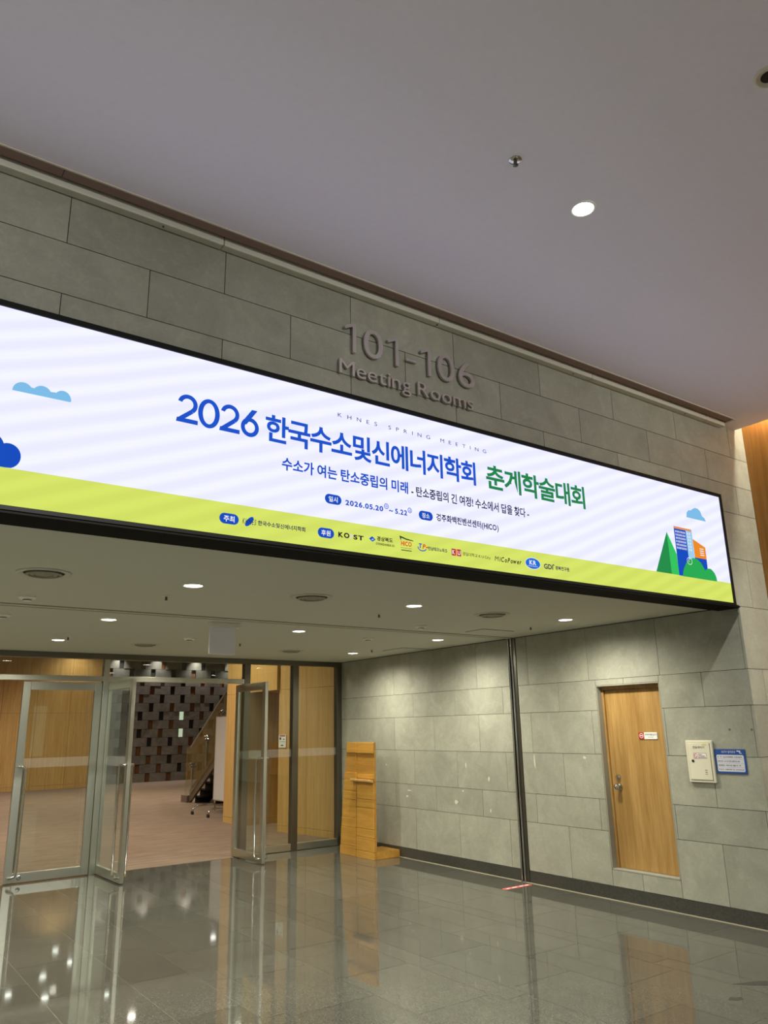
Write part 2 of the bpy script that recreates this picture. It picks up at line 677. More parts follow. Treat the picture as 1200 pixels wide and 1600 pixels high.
def slabs(mb, lo, hi, phase, place, holes, zmin=0.0, zmax=5.2, gap=0.0022, thick=0.02):
    for k in range(len(ROWS) - 1):
        z0, z1 = ROWS[k], ROWS[k + 1]
        if z1 <= zmin or z0 >= zmax:
            continue
        p = phase + (L_ / 2 if (k % 2) else 0.0)
        u = p - L_ * math.ceil((p - lo) / L_)
        while u < hi:
            a, b = max(u, lo), min(u + L_, hi)
            t = random.random()
            if b - a > 0.012:
                rs = [(a, b, z0, min(z1, zmax))]
                for h in holes:
                    rs = cut(rs, h)
                for (a1, b1, c1, d1) in rs:
                    if b1 - a1 > 0.012 and d1 - c1 > 0.012:
                        place(mb, a1 + gap, b1 - gap, c1 + gap, d1 - gap, thick, t)
            u += L_


# front wall above and beside the recess
wf = MB()
hole = (-7.14, 0.0, -1, 2.625)
slabs(wf, -16, 0.51, -5.826 + L_ / 2, lambda m, a, b, c, d, t, ti: m.box(a, b, 0, t, c, d, 0, ti), [hole])
for (a, b, c, d) in cut([(-16, 0.6, 0, 5.2)], hole):
    wf.box(a + (0.024 if a == 0.0 else 0), b, 0.004, 0.22, c, d, 1)
wf.box(-7.14, 0.0, 0.0, 0.2, 2.62, 2.634, 1)
st('wall_front', wf, ['stone', 'joint'])
# recess, wall with the door
DY0, DY1, DZ0, DZ1 = 0.911, 1.675, 0.272, 2.022
wr = MB()
dh = (DY0, DY1, DZ0, DZ1)
slabs(wr, 0.0, D, 3.485, lambda m, a, b, c, d, t, ti: m.box(0, t, a, b, c, d, 0, ti), [dh, (-1, 99, -1, 0.125), (2.79, 2.912, -1, 9)], zmax=HC)
for (a, b, c, d) in cut(cut([(0.23, D, 0, HC)], dh), (2.79, 2.914, -1, 9)):
    wr.box(0.004, 0.12, a, b, c, d, 1)
for (yc, zc, hh, ww) in ((3.759, 1.182, .05, .012), (3.361, 1.042, .045, .022), (3.967, 0.751, .03, .045), (3.833, 0.885, .012, .03), (4.915, 0.837, .012, .05), (4.96, 0.762, .02, .03), (2.609, 1.252, .1, .016), (5.429, 1.15, .02, .02), (3.357, 0.69, .03, .014), (1.9, 1.31, .02, .03)):
    # pale scuffs on the stone
    wr.quad([(-0.0007, yc + ww * math.cos(k) * random.uniform(.5, 1), zc + hh * math.sin(k) * random.uniform(.5, 1)) for k in [i * 0.7 for i in range(9)]], 2)
for (yc, zc) in ((0.248, 1.572), (0.045, 1.57)):
    wr.disc((-0.0009, yc, zc), 0.011, (-1, 0, 0), 14, 3)
st('wall_right', wr, ['stone', 'joint', plain('stone_scuff', (206, 202, 186), 0.8), plain('stone_plug', (104, 101, 90), 0.8)])
bb = MB()
for (a, b) in ((0.0, 2.79), (2.912, D)):
    y = a
    while y < b:
        bb.box(-0.002, 0.03, y + .001, min(y + 1.73, b) - .001, 0.0, 0.123, 0, random.random())
        y += 1.73
st('baseboard_right', bb, 'plinth')
st('baseboard_front', MB().box(0.0, 0.51, -0.002, 0.03, 0, 0.123), 'plinth')
st('trim_1', MB().box(-0.014, -0.002, 0.0, D, 0.0, 0.005), 'edging')
# recess far side (outside the frame)
wl = MB()
slabs(wl, 0.0, D, 3.485, lambda m, a, b, c, d, t, ti: m.box(-7.14 - t, -7.14, a, b, c, d, 0, ti), [], zmax=HC)
wl.box(-7.3, -7.144, 0.02, D, 0, HC, 1)
st('wall_left', wl, ['stone', 'joint'])

# ------------------------------------------------------------------ setting: ceilings
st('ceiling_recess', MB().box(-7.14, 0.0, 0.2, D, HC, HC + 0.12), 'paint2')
ce = MB()
ce.box(-16, 0.37, -13, -0.168, ZC, ZC + 0.3)
ce.box(0.11, 0.37, -0.168, 0.0, ZC, ZC + 0.3)
st('ceiling', ce, 'paint')
st('ceiling_upper', MB().box(-16, 0.7, -13, 0.0, 4.9, 5.0), 'paint')
# slot between ceiling and stone wall
st('trim_2', MB().box(-9, 0.125, -0.168, -0.157, ZC - 0.004, ZC + 0.02), 'cream')
tb = MB()
tb.box(-9, 0.11, -0.155, -0.147, ZC + 0.004, ZC + 0.03)
tb.box(-9, -5.9, -0.143, -0.075, ZC + 0.008, ZC + 0.03)
tb.box(-5.897, 0.11, -0.143, -0.075, ZC + 0.008, ZC + 0.03)
st('trim_3', tb, 'slot')
st('trim_4', MB().box(-9, 0.11, -0.165, -0.002, ZC + 0.05, ZC + 0.06), 'joint')
# hall behind the camera and its wood wall
wh = MB()
y = 0.0
while y > -13:
    wh.box(0.51, 0.6, max(y - 1.2, -13) + .003, y, 0.0, 4.9)
    y -= 1.2
st('wall_wood', wh, 'woodhall')
st('wall_hall_left', MB().box(-16.1, -16, -13, 0, 0, 4.9), 'paint2')
bk = MB()
wins = [(-1.5, -0.9, 0.9, 2.6), (-0.35, 0.1, 0.9, 2.6), (-7.5, -6.2, 0.9, 2.6)]
rs = [(-16, 0.6, 0, 4.9)]
for h in wins:
    rs = cut(rs, h)
for (a, b, c, d) in rs:
    bk.box(a, b, -13.2, -13.0, c, d)
st('wall_back', bk, 'stone')
for i, (a, b, c, d) in enumerate(wins):
    st('window_%d' % (i + 1), MB().box(a, b, -13.12, -13.1, c, d), 'pale_glow')

# ------------------------------------------------------------------ setting: lobby beyond the glass
lw = MB()
for x0 in range(-9, 1):
    for (z0, z1) in ((0.0, 0.12), (0.124, 2.27), (2.274, 4.4)):
        lw.box(x0 + .003, x0 + .997, 22.7, 22.8, z0, z1)
st('wall_lobby_wood', lw, 'wood')
bw = MB()
zr = 0.0
row = 0
while zr < 4.4:
    off = (0.0 if row % 2 else 0.37)
    x = 1.0 - 0.7 + off
    while x < 8.5:
        bw.box(x + .085, x + .66, 23.5 + random.choice((0, 0, .015)), 23.7, zr + .004, zr + .286, 0, random.random())
        r = random.random()
        rx = (x - 1.0) / 7.0
        if 2.0 < zr < 2.5 and row % 2 and abs(x - 3.9) < 0.3:
            mi = 3
        elif 1.4 < zr < 1.8 and row % 2 and abs(x - 3.9) < 0.3:
            mi = 3
        else:
            mi = 2 if r < 0.25 + 0.5 * rx + (0.4 if zr < 1.4 else 0) else 1
        bw.box(x - .081, x + .081, 23.56, 23.7, zr + .004, zr + .286, mi, 0.5)
        x += 0.745
    zr += 0.29
    row += 1
bw.box(0.3, 9.5, 23.66, 23.75, 0, 4.4, 1)
st('wall_lobby_back', bw, ['block', 'blockhole', 'blockwood', 'pale_glow'])
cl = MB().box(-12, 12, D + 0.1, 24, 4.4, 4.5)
for (x, y) in LOBBY_DL:
    cl.lathe((x, y, 4.4), [(0.085, -0.001), (0.1, -0.008), (0.105, 0.0)], (0, 0, 1), 24, 0)
    cl.disc((x, y, 4.394), 0.085, (0, 0, -1), 24, 1)
st('ceiling_lobby', cl, ['paint2', 'lens'])
st('wall_lobby_left', MB().box(-9.2, -9, D, 22.7, 0, 4.4), 'paint2')
st('wall_lobby_right', MB().box(8.5, 8.7, D, 23.5, 0, 4.4), 'paint2')
st('wall_header', MB().box(-9, 1.2, D - 0.02, D + 0.1, HC, 4.4), 'paint2')
# wood wall on the lobby side: pier, niche, slanting part
lr = MB()
for (z0, z1) in ((0.0, 0.105), (0.109, 2.308), (2.312, 4.4)):
    lr.box(-0.09, 1.3, 9.72, 10.58, z0, z1)                    # pier beyond the niche
    for (p, qq) in (((0.0, 8.6), (0.07, 8.19)), ((0.072, 8.187), (0.15, 7.9)), ((0.151, 7.895), (0.30, D + 0.07))):
        a, b = Vector((*p, 0)), Vector((*qq, 0))
        lr.prism([(a.x, a.y, z0), (b.x, b.y, z0), (b.x + .5, b.y, z0), (a.x + .5, a.y, z0)], (0, 0, z1 - z0))
lr.box(-0.05, 1.3, 8.6, 9.72, 2.312, 4.4)
lr.box(1.2, 1.3, 8.6, 9.72, 0, 2.31)
lr.box(0.5, 1.3, 8.5, 8.6, 0, 2.31)
st('wall_lobby_niche', lr, 'woodpale')

# ------------------------------------------------------------------ door in the stone wall
d1 = thing('door_1', 'oak veneer door set back in the grey stone wall', 'door', (0.09, 1.29, DZ0), structure=True)
jb = MB()
jb.box(0.001, 0.12, DY1 - 0.012, DY1, DZ0, DZ1)
jb.box(0.001, 0.12, DY0, DY0 + 0.012, DZ0, DZ1)
jb.box(0.001, 0.12, DY0, DY1, DZ0, DZ0 + 0.012)
jb.box(0.001, 0.12, DY0, DY1, DZ1 - 0.012, DZ1)
jb.build('door_jamb', plain('grey_jamb', (150, 147, 134), 0.5), d1, bevel=0.002)
MB().box(0.07, 0.118, DY0 + .012, DY1 - .012, DZ1 - 0.047, DZ1 - 0.012).box(0.07, 0.118, DY1 - .034, DY1 - .012, DZ0 + .012, DZ1 - .047).build('door_frame', 'wooddoor', d1, bevel=0.002)
leaf = MB().box(0.09, 0.118, DY0 + .014, DY1 - .036, DZ0 + .014, DZ1 - .05).build('door_leaf', 'wooddoor', d1, bevel=0.002)
lk = MB()
lk.lathe((0.09, 1.56, 1.125), [(0.0001, 0.022), (0.02, 0.02), (0.026, 0.012), (0.027, 0.0)], (-1, 0, 0), 24)
lk.lathe((0.09, 1.56, 1.125), [(0.0001, 0.03), (0.009, 0.03), (0.009, 0.02)], (-1, 0, 0), 16)
lk.build('deadbolt', 'chrome', leaf, smooth=True)
kn = MB()
kn.lathe((0.09, 1.555, 1.035), [(0.032, 0.0), (0.032, 0.008), (0.014, 0.012), (0.012, 0.03), (0.024, 0.038), (0.029, 0.05), (0.026, 0.062), (0.012, 0.068), (0.0001, 0.069)], (-1, 0, 0), 28)
kn.build('door_knob', 'chrome', leaf, smooth=True)
pl = MB()
pl.box(0.083, 0.09, 1.055, 1.265, 1.49, 1.553, 0)
pl.box(0.0825, 0.084, 1.203, 1.265, 1.49, 1.553, 1)
pl.lathe((0.0822, 1.234, 1.522), [(0.0185, 0), (0.0225, 0)], (-1, 0, 0), 28, 0)
pl.quad([(0.082, 1.219, 1.518), (0.082, 1.249, 1.518), (0.082, 1.249, 1.526), (0.082, 1.219, 1.526)], 0)
put_text(pl, '관계자외출입금지', (1.195, 1.063, 1.522, 1.541), xplane(0.0825), 2, 0.015)
put_text(pl, 'STAFF ONLY', (1.16, 1.095, 1.504, 1.513), xplane(0.0825), 2, 0.01)
pl.build('name_plate', ['paper', 'red', 'ink'], leaf)

# ------------------------------------------------------------------ LED screen
X0, X1, Z0, Z1 = -7.023, -0.117, 2.640, 3.609
led = thing('led_screen', 'long lit screen with blue Korean conference title over the recess', 'screen', (-3.57, -0.02, 2.62))
fr = MB()
fr.box(X0 - .03, X1 + .03, -0.03, -0.001, Z1, Z1 + .03)
fr.box(X0 - .03, X1 + .03, -0.03, -0.001, Z0 - .02, Z0)
fr.box(X0 - .03, X0, -0.03, -0.001, Z0, Z1)
fr.box(X1, X1 + .03, -0.03, -0.001, Z0, Z1)
fr.build('bezel', 'bezel', led)
ul = MB().box(-7.13, -0.006, 0.001, 0.2, 2.606, 2.6195)
ul.box(-7.13, -0.03, -0.026, 0.001, 2.606, 2.6195)
ul.build('underside_cladding', plain('matt_black_cladding', (22, 21, 19), 0.85, spec=0.1), led)


def em(name, c, s=0.75, stripes=0.0):
    return mat_emit('screen_' + name, c, SCREEN * s, stripes)


E_ = dict(white=em('white', (211, 212, 246), 1.0, 0.045), yellow=em('yellow', (214, 228, 104), 0.74, 0.035), blue=em('blue', (32, 84, 200)),
          green=em('green', (40, 132, 74)), navy=em('navy', (38, 44, 84)), dark=em('dark', (34, 32, 38)), sky=em('sky', (126, 190, 232)),
          bluedeep=em('deep_blue', (26, 78, 190)), lblue=em('light_blue', (160, 208, 240)), orange=em('orange', (240, 140, 40)), orange2=em('pale_orange', (226, 148, 84)),
          leaf=em('leaf', (44, 172, 84)), leafd=em('leaf_dark', (40, 142, 76)), leafl=em('leaf_light', (56, 196, 96)), pure=em('pure_white', (240, 240, 248)),
          red=em('red', (224, 70, 40)), redd=em('dark_red', (184, 40, 56)), kr=em('kr_blue', (34, 110, 214)), pale=em('pale', (226, 214, 212)), orangey=em('amber', (240, 160, 90)))
dsp = MB().quad([(X0, -0.02, Z0), (X1, -0.02, Z0), (X1, -0.02, Z1), (X0, -0.02, Z1)]).build('display', E_['white'], led, normals=False)
LAY = [0.0204]


def lay():
    LAY[0] += 0.00006
    return -LAY[0]


def art(name, col, polys, parent=dsp):
    mb = MB()
    y = lay()
    for p in polys:
        mb.quad([(a, y, b) for (a, b) in p])
    return mb.build(name, E_[col], parent, normals=False)


def txt(name, col, items, **k):
    for (body, rect) in items:
        mb = MB()
        put_text(mb, body, rect, yplane(lay()), 0, **k)
        o = mb.build(name, E_[col], dsp, normals=False)
    return o


def ell(cx, cz, rx, rz, n=40, a0=0, a1=360):
    return [(cx + rx * math.cos(math.radians(a0 + (a1 - a0) * i / n)), cz + rz * math.sin(math.radians(a0 + (a1 - a0) * i / n))) for i in range(n + (0 if a1 - a0 == 360 else 1))]


def ring(mb, y, cx, cz, rx, rz, t, a0=0, a1=360, n=48, tz=None):
    tz = tz or t
    for i in range(n):
        p, q2 = math.radians(a0 + (a1 - a0) * i / n), math.radians(a0 + (a1 - a0) * (i + 1) / n)
        mb.quad([(cx + rx * math.cos(p), y, cz + rz * math.sin(p)), (cx + rx * math.cos(q2), y, cz + rz * math.sin(q2)),
                 (cx + (rx - t) * math.cos(q2), y, cz + (rz - tz) * math.sin(q2)), (cx + (rx - t) * math.cos(p), y, cz + (rz - tz) * math.sin(p))])


def stroke(mb, y, pts, wd):
    P = [Vector((a, 0, b)) for a, b in pts]
    for i in range(len(P) - 1):
        d = (P[i + 1] - P[i]).normalized()
        nrm = Vector((-d.z, 0, d.x)) * wd / 2
        mb.quad([tuple(v + Vector((0, y, 0))) for v in (P[i] - nrm, P[i + 1] - nrm, P[i + 1] + nrm, P[i] + nrm)])


def pill(x0, x1, z0, z1):
    r = (z1 - z0) / 2
    return ell(x1 - r, (z0 + z1) / 2, r, r, 14, -90, 90) + ell(x0 + r, (z0 + z1) / 2, r, r, 14, 90, 270)


art('yellow_band', 'yellow', [[(X0, Z0), (X1, Z0), (X1, 2.817), (X0, 2.817)]])
art('cloud', 'sky', [[(-5.998, 3.197), (-5.74, 3.197)] + ell(-5.775, 3.2, 0.04, 0.048, 12, 0, 140) + ell(-5.868, 3.2, 0.045, 0.05, 12, 35, 145) + ell(-5.953, 3.2, 0.045, 0.047, 12, 40, 180)])
art('cloud', 'sky', [[(-0.667, 3.343), (-0.377, 3.343), (-0.393, 3.371), (-0.426, 3.384), (-0.447, 3.429), (-0.479, 3.446), (-0.521, 3.448), (-0.559, 3.433), (-0.587, 3.416), (-0.623, 3.412), (-0.655, 3.387)]])
art('blue_bush', 'bluedeep', [[(-6.25, 2.817), (-5.99, 2.817)] + ell(-5.985, 2.875, 0.056, 0.06, 20, -70, 110) + ell(-6.09, 2.9, 0.09, 0.085, 16, 20, 170)])
# title
mb = MB()
y = lay()
t = 0.027
# 2 0 2 6
for (cx, ax) in ((-5.150, 0), (-4.895 - 0.012, 0)):
    arc = [(cx + 0.0432 * math.cos(math.radians(q)), 3.326 + 0.0435 * math.sin(math.radians(q))) for q in range(168, -43, -6)]
    ring(mb, y, cx, 3.326, 0.0551, 0.0554, 0.0238, -44, 168, 48)
    stroke(mb, y, arc[-1:] + [(cx + 0.0265, 3.2905), (cx - 0.046, 3.231)], t * 0.88)
    mb.quad([(cx - 0.060, y, 3.2195), (cx + 0.060, y, 3.2195), (cx + 0.060, y, 3.244), (cx - 0.056, y, 3.244)])
ring(mb, y, -5.029, 3.300, 0.062, 0.084, t, 0, 360, 56, t * 0.86)
ring(mb, y, -4.786, 3.274, 0.055, 0.057, t * 0.9)
mb.quad([(-4.838, y, 3.293), (-4.776, y, 3.381), (-4.742, y, 3.381), (-4.808, y, 3.286)])
mb.build('title_year', E_['blue'], dsp, normals=False)
txt('title_lettering', 'blue', [('한국수소및신에너지학회', (-4.690, -3.100, 3.215, 3.382))], bold=0.024, spacing=0.93)
txt('title_lettering', 'green', [('춘계학술대회', (-3.004, -1.984, 3.215, 3.394))], bold=0.024, spacing=0.93)
txt('header_lettering', 'navy', [('KHNES SPRING MEETING', (-4.208, -2.990, 3.471, 3.497))], spacing=10.0, bold=0.0)
txt('subtitle_lettering', 'bluedeep', [('수소가 여는 탄소중립의 미래', (-4.582, -3.685, 3.062, 3.141))], bold=0.026)
txt('subtitle_lettering', 'dark', [('- 탄소중립의 긴 여정! 수소에서 답을 찾다 -', (-3.660, -2.608, 3.057, 3.126))], bold=0.02)
txt('date_lettering', 'bluedeep', [('2026.05.20', (-4.156, -3.882, 2.919, 2.953)), ('~ 5.22', (-3.838, -3.698, 2.919, 2.953))], bold=0.035)
mb = MB()
y = lay()
for cx in (-3.858, -3.677):
    ring(mb, y, cx, 2.957, 0.0165, 0.0175, 0.004)
put_text(mb, '수', (-3.868, -3.848, 2.947, 2.967), yplane(y), 0, 0.01)
put_text(mb, '금', (-3.687, -3.667, 2.947, 2.967), yplane(y), 0, 0.01)
mb.build('date_lettering', E_['bluedeep'], dsp, normals=False)
txt('venue_lettering', 'dark', [('경주화백컨벤션센터(HICO)', (-3.463, -2.915, 2.912, 2.970))], bold=0.025)
for (x0, x1, z0, z1, s) in ((-4.298, -4.184, 2.911, 2.970, '일시'), (-3.606, -3.492, 2.911, 2.970, '장소'), (-4.946, -4.835, 2.702, 2.760, '주최'), (-4.345, -4.236, 2.702, 2.760, '후원')):
    art('badge', 'bluedeep', [pill(x0, x1, z0, z1)])
    m = (x0 + x1) / 2
    txt('badge_lettering', 'pure', [(s, (m - .031, m + .031, (z0 + z1) / 2 - .017, (z0 + z1) / 2 + .017))], bold=0.02)
# sponsors
mb = MB()
y = lay()
R0 = Matrix.Rotation(math.radians(55), 3, 'Y')
e1 = [(-4.773 + a * .82 + b * .57, 2.732 + b * .82 - a * .2) for (a, b) in [(0.020 * math.cos(k / 24 * 6.283) - 0.0, 0.034 * math.sin(k / 24 * 6.283)) for k in range(24)]]
mb.quad([(a, y, b) for a, b in e1])
mb.build('society_emblem', E_['bluedeep'], dsp, normals=False)
txt('society_lettering', 'navy', [('KHNES', (-4.814, -4.732, 2.716, 2.747))], bold=0.004, shear=0.25)
txt('society_lettering', 'navy', [('한국수소및신에너지학회', (-4.722, -4.427, 2.718, 2.746))], bold=0.026)
txt('sponsor_lettering', 'dark', [('KO', (-4.207, -4.130, 2.718, 2.750)), ('ST', (-4.102, -4.030, 2.717, 2.746))], bold=0.045)
txt('sponsor_lettering', 'pale', [('F', (-4.126, -4.106, 2.718, 2.747))], bold=0.04)
art('sponsor_emblem', 'bluedeep', [[(-3.991, 2.736), (-3.968, 2.753), (-3.943, 2.735), (-3.966, 2.719)]])
art('sponsor_emblem', 'lblue', [[(-3.975, 2.733), (-3.962, 2.740), (-3.955, 2.734), (-3.968, 2.728)]])
txt('sponsor_lettering', 'dark', [('경상북도', (-3.934, -3.815, 2.730, 2.759)), ('GYEONGSANGBUK-DO', (-3.941, -3.803, 2.705, 2.719))], bold=0.03)
mb = MB()
y = lay()
mb.quad([(-3.764, y, 2.784), (-3.757, y, 2.758), (-3.751, y, 2.758), (-3.752, y, 2.772), (-3.71, y, 2.762), (-3.657, y, 2.759), (-3.657, y, 2.764), (-3.71, y, 2.770)])
mb.quad([(-3.756, y, 2.708), (-3.67, y, 2.708), (-3.67, y, 2.710), (-3.756, y, 2.710)])
mb.quad([(-3.753, y, 2.692), (-3.672, y, 2.692), (-3.672, y, 2.697), (-3.753, y, 2.697)])
mb.build('sponsor_emblem', E_['dark'], dsp, normals=False)
txt('sponsor_lettering', 'red', [('HICO', (-3.753, -3.671, 2.722, 2.752))], bold=0.035)
txt('sponsor_lettering', 'bluedeep', [('T', (-3.615, -3.588, 2.722, 2.753))], bold=0.03, shear=0.15)
txt('sponsor_lettering', 'red', [('P', (-3.585, -3.560, 2.722, 2.751))], bold=0.03, shear=0.15)
mb = MB()
y = lay()
ring(mb, y, -3.588, 2.728, 0.036, 0.024, 0.006, 170, 345)
mb.build('sponsor_emblem', E_['bluedeep'], dsp, normals=False)
art('sponsor_emblem', 'red', [ell(-3.549, 2.733, 0.009, 0.005, 14)])
txt('sponsor_lettering', 'navy', [('전남테크노파크', (-3.542, -3.384, 2.717, 2.742))], bold=0.028)
art('sponsor_emblem', 'redd', [[(-3.348, 2.706), (-3.313, 2.706), (-3.313, 2.751), (-3.348, 2.751)], [(-3.301, 2.706), (-3.268, 2.706), (-3.268, 2.751), (-3.301, 2.751)]])
art('sponsor_emblem', 'orangey', [[(-3.313, 2.706), (-3.301, 2.706), (-3.301, 2.751), (-3.313, 2.751)]])
txt('sponsor_lettering', 'pure', [('K', (-3.342, -3.320, 2.714, 2.743)), ('U', (-3.296, -3.274, 2.714, 2.743))], bold=0.02)
txt('sponsor_lettering', 'dark', [('경일대학교 K·U City', (-3.255, -3.008, 2.711, 2.739))], bold=0.008)
txt('sponsor_lettering', 'dark', [('M', (-2.970, -2.932, 2.711, 2.743))], bold=0.0, shear=0.2)
txt('sponsor_lettering', 'dark', [('iCoPower', (-2.928, -2.718, 2.709, 2.744))], bold=0.025, shear=0.28)
art('sponsor_emblem', 'pure', [ell(-2.606, 2.730, 0.076, 0.042, 48)])
art('sponsor_emblem', 'kr', [ell(-2.606, 2.730, 0.072, 0.038, 48)])
txt('sponsor_lettering', 'pure', [('KR', (-2.640, -2.573, 2.720, 2.752)), ('KOREAN REGISTER', (-2.655, -2.560, 2.708, 2.713))], bold=0.03)
txt('sponsor_lettering', 'navy', [('GDI', (-2.496, -2.404, 2.705, 2.742))], bold=0.03)
art('sponsor_emblem', 'navy', [ell(-2.396, 2.741, 0.006, 0.006, 12)])
txt('sponsor_lettering', 'navy', [('경북연구원', (-2.381, -2.234, 2.708, 2.738))], bold=0.03)
# town picture
art('tree_picture', 'leafd', [[(-1.190, 2.815), (-0.982, 2.815), (-0.986, 3.171)]])
art('tree_picture', 'leafl', [[(-0.982, 2.815), (-0.880, 2.815), (-0.881, 2.991), (-0.986, 3.171)]])
art('building_picture', 'bluedeep', [[(-0.881, 2.813), (-0.70, 2.813), (-0.714, 3.218), (-0.879, 3.218)], [(-0.70, 2.85), (-0.455, 2.85), (-0.451, 2.993), (-0.70, 2.992)]])
art('building_picture', 'lblue', [[(-0.715, 2.95), (-0.625, 2.95), (-0.623, 3.218), (-0.714, 3.218)]])
art('building_picture', 'orange2', [[(-0.880, 3.217), (-0.627, 3.217), (-0.626, 3.236), (-0.880, 3.236)]])
art('building_picture', 'orange', [[(-0.622, 2.992), (-0.451, 2.993), (-0.448, 3.099), (-0.623, 3.155)]])
wp = []
for r in range(6):
    zc = 3.193 - r * 0.0284
    for c in range(7):
        xc = -0.857 + c * 0.0206 - 0.0006 * r
        wp.append([(xc - .005, zc - .009), (xc + .005, zc - .009), (xc + .005, zc + .009), (xc - .005, zc + .009)])
    for c in range(2):
        xc = -0.688 + c * 0.027
        wp.append([(xc - .006, zc - .009), (xc + .006, zc - .009), (xc + .006, zc + .009), (xc - .006, zc + .009)])
for r in range(4):
    zc = 3.079 - r * 0.0185
    wp.append([(-0.537, zc - .004), (-0.478, zc - .004), (-0.478, zc + .004), (-0.537, zc + .004)])
art('window_picture', 'pure', wp)
art('bush_picture', 'leaf', [[(-0.835, 2.811), (-0.80, 2.811)] + [(-0.50, 2.811), (-0.500, 2.9), (-0.541, 2.952), (-0.593, 2.981), (-0.651, 2.984), (-0.712, 2.965), (-0.765, 2.928), (-0.811, 2.869)],
                             [(-0.53, 2.811), (-0.334, 2.811), (-0.336, 2.845), (-0.356, 2.882), (-0.395, 2.911), (-0.425, 2.916), (-0.455, 2.912), (-0.503, 2.892)]])
mb = MB()
y = lay()
ring(mb, y, -0.7085, 2.952, 0.0375, 0.032, 0.005)
stroke(mb, y, [(-0.715, 2.968), (-0.725, 2.952), (-0.712, 2.945)], 0.004)
mb.build('ring_picture', E_['pure'], dsp, normals=False)

# ------------------------------------------------------------------ raised metal lettering above the screen
num = thing('number_lettering', 'large raised metal numerals 101-106 on the stone wall', 'sign', (-3.6, 0.0, 3.93))


def glyph(name, ch, rect, parent, bold):
    mb = MB()
    if ch == '1':
        u0, u1, v0, v1 = rect
        mb.prism([(a, -0.012, b) for (a, b) in ((u0, v1 - .038), (u0 + .009, v1 - .026), (u1 - .026, v1), (u1, v1), (u1, v0), (u1 - .025, v0), (u1 - .025, v1 - .024), (u0 + .009, v1 - .050))][::-1], (0, -0.016, 0))
    else:
        put_text(mb, ch, rect, yplane(-0.012), 0, bold, depth=0.016)
    o = mb.build(name, 'lettersteel', parent, normals=False)
    return o


NUMZ = (3.930, 4.132)
for ch, a, b in (('1', -4.160, -4.073), ('0', -4.013, -3.862), ('1', -3.826, -3.737), ('-', -3.677, -3.590), ('1', -3.551, -3.463), ('0', -3.402, -3.252), ('6', -3.216, -3.066)):
    z0, z1 = NUMZ
    if ch == '-':
        z0, z1 = 3.992, 4.008
    glyph('hyphen' if ch == '-' else 'numeral', ch, (a, b, z0, z1), num, 0.0)
wl_ = thing('word_lettering', 'smaller raised metal words Meeting Rooms under the numerals', 'sign', (-3.65, 0.0, 3.77))
full = 'Meeting Rooms'
u0, u1 = -4.198, -3.093
pen, spans = 0.0, []
for ch in full:
    if ch == ' ':
        pen += 0.24
        continue
    Vc = text2d(ch, 0.0)[0]
    wch = max(v[0] for v in Vc) - min(v[0] for v in Vc)
    spans.append((ch, pen, pen + wch, min(v[1] for v in Vc), max(v[1] for v in Vc)))
    pen += wch + 0.075
sc = (u1 - u0) / spans[-1][2]
base, caph = spans[0][3], spans[0][4] - spans[0][3]
vs = (3.864 - 3.766) / caph
for (ch, a, b, c, d) in spans:
    glyph('letter', ch, (u0 + a * sc, u0 + b * sc, 3.766 + (c - base) * vs, 3.766 + (d - base) * vs), wl_, 0.0)

# ------------------------------------------------------------------ pale rail under the ceiling slot
rl = thing('metal_rail', 'long pale metal rail along the top of the stone wall', 'rail', (-3.5, -0.03, 4.33))
m_ = MB()
x = -9.0
for x1 in (-6.6, -5.0, -3.4, -1.8, -0.2, 0.105):
    m_.box(x + .0015, x1 - .0015, -0.062, -0.004, 4.336, 4.395)
    x = x1
m_.build('rail_body', 'railm', rl, bevel=0.006)
for x in (-5.35, -3.4, -2.0, -0.5):
    MB().cyl((x, -0.035, 4.337), (x, -0.035, 4.332), 0.006, 12).build('screw', 'darksteel', rl)

# ------------------------------------------------------------------ downlights


def downlight(loc, label, group, r=0.062, watts=RECESS_W, size=168, blend=1.0):
    x, y, z = loc
    t = thing('downlight', label, 'downlight', loc, group)
    ring_ = MB().lathe(loc, [(r, 0.004), (r, -0.004), (r + .006, -0.007), (r + .014, -0.005), (r + .016, 0.0)], (0, 0, 1), 36)
    ring_.build('trim_ring', 'white', t, smooth=True)
    MB().disc((x, y, z - 0.003), r, (0, 0, -1), 36).build('lens', 'lens', t, normals=False)
    s = spot(0, 0, -0.03, watts, size, blend, name='downlight_lamp')
    s.parent = t
    return t


rowname = {1.4: 'front row, closest to the LED screen', 3.37: 'middle row, just behind the ceiling track', 5.2: 'back row, by the glass doors'}
colname = {-0.69: 'beside the door wall', -2.56: 'in the middle line', -4.51: 'in the line over the glass doors'}
g = 'recessed downlights in the low ceiling'
for x in (-0.69, -2.56, -4.51):
    for y in (1.4, 3.37, 5.2):
        downlight((x, y, HC), 'lit downlight %s, %s' % (colname[x], rowname[y]), g)
downlight((-3.492, -1.414, ZC), 'lit round downlight alone in the high lavender ceiling', None, 0.056, HALL_W * 0.4, 125, 0.8)

# unlit recessed fitting at the edge of the high ceiling
t = thing('recessed_spotlight', 'unlit round fitting with dark hollow centre in the high ceiling', 'spotlight', (-3.515, -2.48, ZC))
MB().lathe((-3.515, -2.48, ZC), [(0.033, 0.05), (0.036, -0.002), (0.05, -0.006), (0.06, -0.010), (0.066, -0.006), (0.067, 0.0)], (0, 0, 1), 36).build('trim_ring', 'cream', t, smooth=True)
MB().disc((-3.515, -2.48, ZC - 0.003), 0.036, (0, 0, -1), 36).build('hollow', 'black', t, normals=False)


